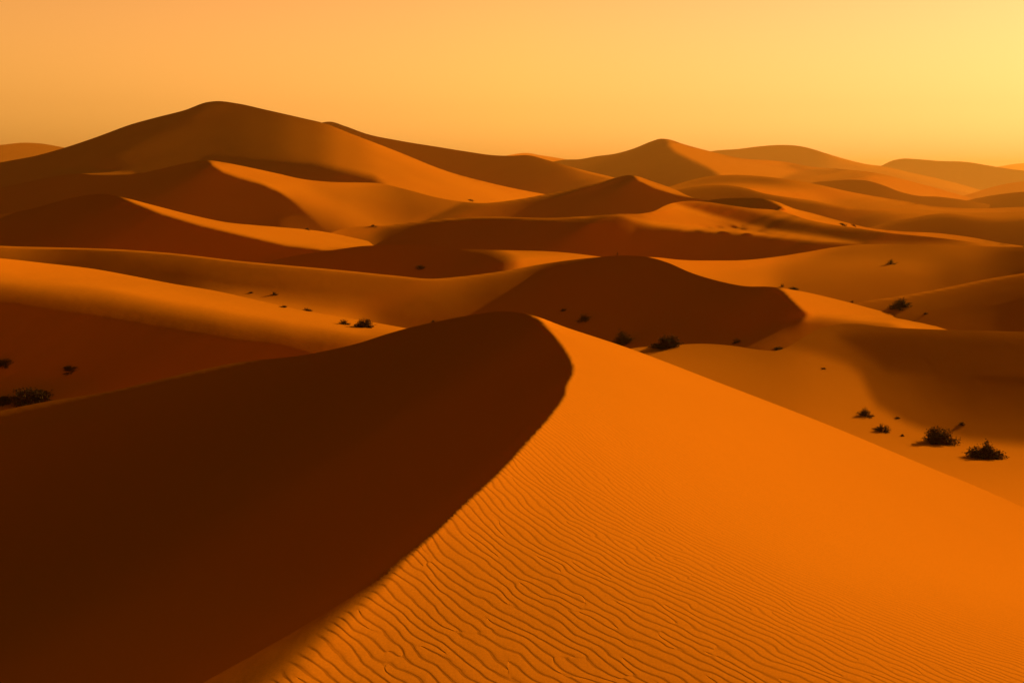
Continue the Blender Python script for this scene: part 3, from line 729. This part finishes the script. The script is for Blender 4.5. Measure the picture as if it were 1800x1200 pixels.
def shrub(x, y, w, h, label, kind='tussock', group='dark shrubs scattered over the sand'):
    p = ground_at(x, y)
    if p is None: print('no ground at', x, y); return
    D = p.length; W = w / 1800 * D; H = h / 1800 * D * .9
    rnd = random.Random(int(x * 7 + y))
    root = bpy.data.objects.new('desert_shrub', None); bpy.context.scene.collection.objects.link(root)
    root.location = p; root['label'] = label; root['category'] = 'shrub'; root['group'] = group
    def gz(dx, dy):      # sand height under a point of the shrub
        hh = BVH.ray_cast(Vector((p.x + dx, p.y + dy, p.z + 3)), Vector((0, 0, -1)))
        z = (hh[0].z - p.z) if hh[0] else 0
        return max(min(z, .5), -.5)
    V, Fs = [], []
    def twig(a, b, r0, r1):
        d = (b - a); s = d.cross(Vector((rnd.uniform(-1, 1), rnd.uniform(-1, 1), .3))).normalized()
        t = d.cross(s).normalized(); k = len(V)
        for c, r in ((a, r0), (b, r1)):
            for ang in (0, 2.09, 4.19): V.append(tuple(c + s * math.cos(ang) * r + t * math.sin(ang) * r))
        for i in range(3): Fs.append((k + i, k + (i + 1) % 3, k + 3 + (i + 1) % 3, k + 3 + i))
    ntw = int(18 + 1.4 * w)
    R = W / 2
    lob = [(rnd.uniform(-.55, .55) * R, rnd.uniform(-.4, .4) * R, rnd.uniform(.55, 1)) for _ in range(4)] + [(rnd.uniform(-.25, .1) * R, 0, 1)]
    tips = []
    for _ in range(int(ntw * .6)):
        an = rnd.uniform(0, 6.283); rr = R * rnd.uniform(.6, 1.15)
        b0 = Vector((math.cos(an) * rr * .35, math.sin(an) * rr * .35, 0)); b0.z = gz(b0.x, b0.y) + .01
        t0 = Vector((math.cos(an) * rr, math.sin(an) * rr * .8, 0)); t0.z = gz(t0.x, t0.y) + H * rnd.uniform(.03, .3)
        twig(b0, t0, .01 + .004 * R, .003 + .002 * R); tips.append((b0, t0))
    for _ in range(ntw):
        lx, ly, lh = rnd.choice(lob)
        an = rnd.uniform(0, 6.283); el = rnd.uniform(.25, 1.5)
        base = Vector((lx * .6 + rnd.uniform(-.1, .1) * R, ly * .6 + rnd.uniform(-.1, .1) * R, 0)); base.z = gz(base.x, base.y) - .02
        tip = Vector((lx + math.cos(an) * math.cos(el) * R * .55, ly + math.sin(an) * math.cos(el) * R * .55, H * lh * (.25 + .75 * math.sin(el)) * rnd.uniform(.7, 1.05)))
        tip.z = max(tip.z + min(gz(tip.x, tip.y), 0) * .5, gz(tip.x, tip.y) + .02)
        twig(base, tip, .012 + .006 * R, .003 + .002 * R); tips.append((base, tip))
    mesh_obj('stem', V, Fs, M_WOOD, root)
    # leaves: many small blades spread through the lobed crown
    LV, LF = [], []
    nl = int(90 + w * (70 if w > 30 else 36))
    for _ in range(nl):
        b, t = rnd.choice(tips); f = rnd.uniform(.3, 1.08)
        c = b.lerp(t, f) + Vector((rnd.gauss(0, .09) * R, rnd.gauss(0, .09) * R, rnd.gauss(0, .05) * H))
        c.z = max(c.z, gz(c.x, c.y) * 1.0 + .01)
        d = Vector((rnd.uniform(-1, 1), rnd.uniform(-1, 1), rnd.uniform(-.1, 1.4))).normalized() * R * rnd.uniform(.05, .13)
        s = d.cross(Vector((rnd.uniform(-1, 1), rnd.uniform(-1, 1), rnd.uniform(-1, 1)))).normalized() * R * .03
        k = len(LV)
        LV += [tuple(c - s), tuple(c + s), tuple(c + d)]; LF.append((k, k + 1, k + 2))
    mesh_obj('foliage', LV, LF, M_LEAF, root)

for a in SHRUBS: shrub(*a)

# ------------------------------------------------------------------ air
H_TOP = max(v[:, 2].max() for v in VV) + 8
bm = bmesh.new()
x0, x1, y0, y1, z0 = -6000, 6000, -200, HAZE_FAR, -420
vs = [bm.verts.new(c) for c in ((x0,y0,z0),(x1,y0,z0),(x1,y1,z0),(x0,y1,z0),(x0,y0,H_TOP),(x1,y0,H_TOP),(x1,y1,H_TOP),(x0,y1,H_TOP))]
for f in ((0,3,2,1),(4,5,6,7),(0,1,5,4),(1,2,6,5),(2,3,7,6),(3,0,4,7)): bm.faces.new([vs[i] for i in f])
me = bpy.data.meshes.new('haze'); bm.to_mesh(me); bm.free()
hz = bpy.data.objects.new('haze', me); bpy.context.scene.collection.objects.link(hz)
hz['kind'] = 'stuff'; hz['label'] = 'dusty golden air thickening towards the far dunes'; hz['category'] = 'haze'
m = bpy.data.materials.new('haze'); m.use_nodes = True; nt = m.node_tree; nt.nodes.clear()
out = nd(nt, 'ShaderNodeOutputMaterial'); pv = nd(nt, 'ShaderNodeVolumePrincipled')
pv.inputs['Color'].default_value = (*HAZE_COL, 1); pv.inputs['Density'].default_value = HAZE_DENS; pv.inputs['Anisotropy'].default_value = HAZE_ANI
nt.links.new(pv.outputs[0], out.inputs['Volume']); me.materials.append(m)

# ------------------------------------------------------------------ light
sun = bpy.data.lights.new('sun', 'SUN'); sun.energy = SUN_E; sun.angle = math.radians(.6); sun.color = SUN_COL
so = bpy.data.objects.new('sun', sun); bpy.context.scene.collection.objects.link(so)
so.rotation_euler = Vector(tuple(SUN)).to_track_quat('Z', 'Y').to_euler()

w = bpy.data.worlds.new('World'); bpy.context.scene.world = w; w.use_nodes = True
nt = w.node_tree; nt.nodes.clear(); L = nt.links.new
out = nd(nt, 'ShaderNodeOutputWorld'); bg = nd(nt, 'ShaderNodeBackground'); L(bg.outputs[0], out.inputs[0])
sky = nd(nt, 'ShaderNodeTexSky', sky_type='NISHITA'); sky.sun_disc = False
sky.sun_elevation = SUN_EL; sky.sun_rotation = SUN_AZ; sky.dust_density = 8.0; sky.air_density = 1.0
# dust veil: filters the sky towards gold near the horizon and dims it overhead
tc = nd(nt, 'ShaderNodeTexCoord'); nrm = nd(nt, 'ShaderNodeVectorMath', operation='NORMALIZE'); L(tc.outputs['Generated'], nrm.inputs[0])
sp = nd(nt, 'ShaderNodeSeparateXYZ'); L(nrm.outputs[0], sp.inputs[0])
cr_ = nd(nt, 'ShaderNodeValToRGB'); el = cr_.color_ramp.elements
stops = VEIL
el[0].position = stops[0][0]; el[0].color = (*stops[0][1], 1); el[1].position = stops[-1][0]; el[1].color = (*stops[-1][1], 1)
for p_, c in stops[1:-1]: e = el.new(p_); e.color = (*c, 1)
L(sp.outputs['Z'], cr_.inputs[0])
mx = nd(nt, 'ShaderNodeMix', data_type='RGBA', blend_type='MULTIPLY'); mx.inputs[0].default_value = 1; mx.clamp_result = False
gm = nd(nt, 'ShaderNodeGamma'); gm.inputs[1].default_value = SKY_GAMMA; L(sky.outputs[0], gm.inputs[0]); L(gm.outputs[0], mx.inputs[6]); L(cr_.outputs[0], mx.inputs[7])
# azimuth: brighter towards the sun
dt = nd(nt, 'ShaderNodeVectorMath', operation='DOT_PRODUCT'); L(nrm.outputs[0], dt.inputs[0])
hd = Vector((SUN[0], SUN[1], 0)).normalized(); dt.inputs[1].default_value = hd
mr = nd(nt, 'ShaderNodeMapRange'); L(dt.outputs['Value'], mr.inputs[0])
mr.inputs[1].default_value = -1; mr.inputs[2].default_value = 1; mr.inputs[3].default_value = 0; mr.inputs[4].default_value = 1
ar = nd(nt, 'ShaderNodeValToRGB'); e2 = ar.color_ramp.elements
e2[0].position = AZR[0][0]; e2[0].color = (*AZR[0][1], 1); e2[1].position = AZR[-1][0]; e2[1].color = (*AZR[-1][1], 1)
for p_, c in AZR[1:-1]: e = e2.new(p_); e.color = (*c, 1)
L(mr.outputs[0], ar.inputs[0])
sc_ = nd(nt, 'ShaderNodeVectorMath', operation='MULTIPLY'); L(mx.outputs[2], sc_.inputs[0]); L(ar.outputs[0], sc_.inputs[1])
L(sc_.outputs[0], bg.inputs[0]); bg.inputs[1].default_value = SKY_STR

# ------------------------------------------------------------------ camera and render settings
cam = bpy.data.cameras.new('camera'); co = bpy.data.objects.new('camera', cam); bpy.context.scene.collection.objects.link(co)
cam.lens = 36; cam.sensor_width = 36; cam.clip_start = .1; cam.clip_end = 20000
co.rotation_euler = (math.pi / 2 - PITCH, 0, 0)
sc = bpy.context.scene; sc.camera = co
sc.view_settings.view_transform = 'Standard'; sc.view_settings.look = 'None'; sc.view_settings.exposure = EXPO; sc.view_settings.gamma = 1
sc.render.engine = 'CYCLES'
sc.cycles.use_denoising = True; sc.cycles.max_bounces = 4; sc.cycles.diffuse_bounces = 3; sc.cycles.volume_bounces = 1
sc.render.resolution_x = 1024; sc.render.resolution_y = 682
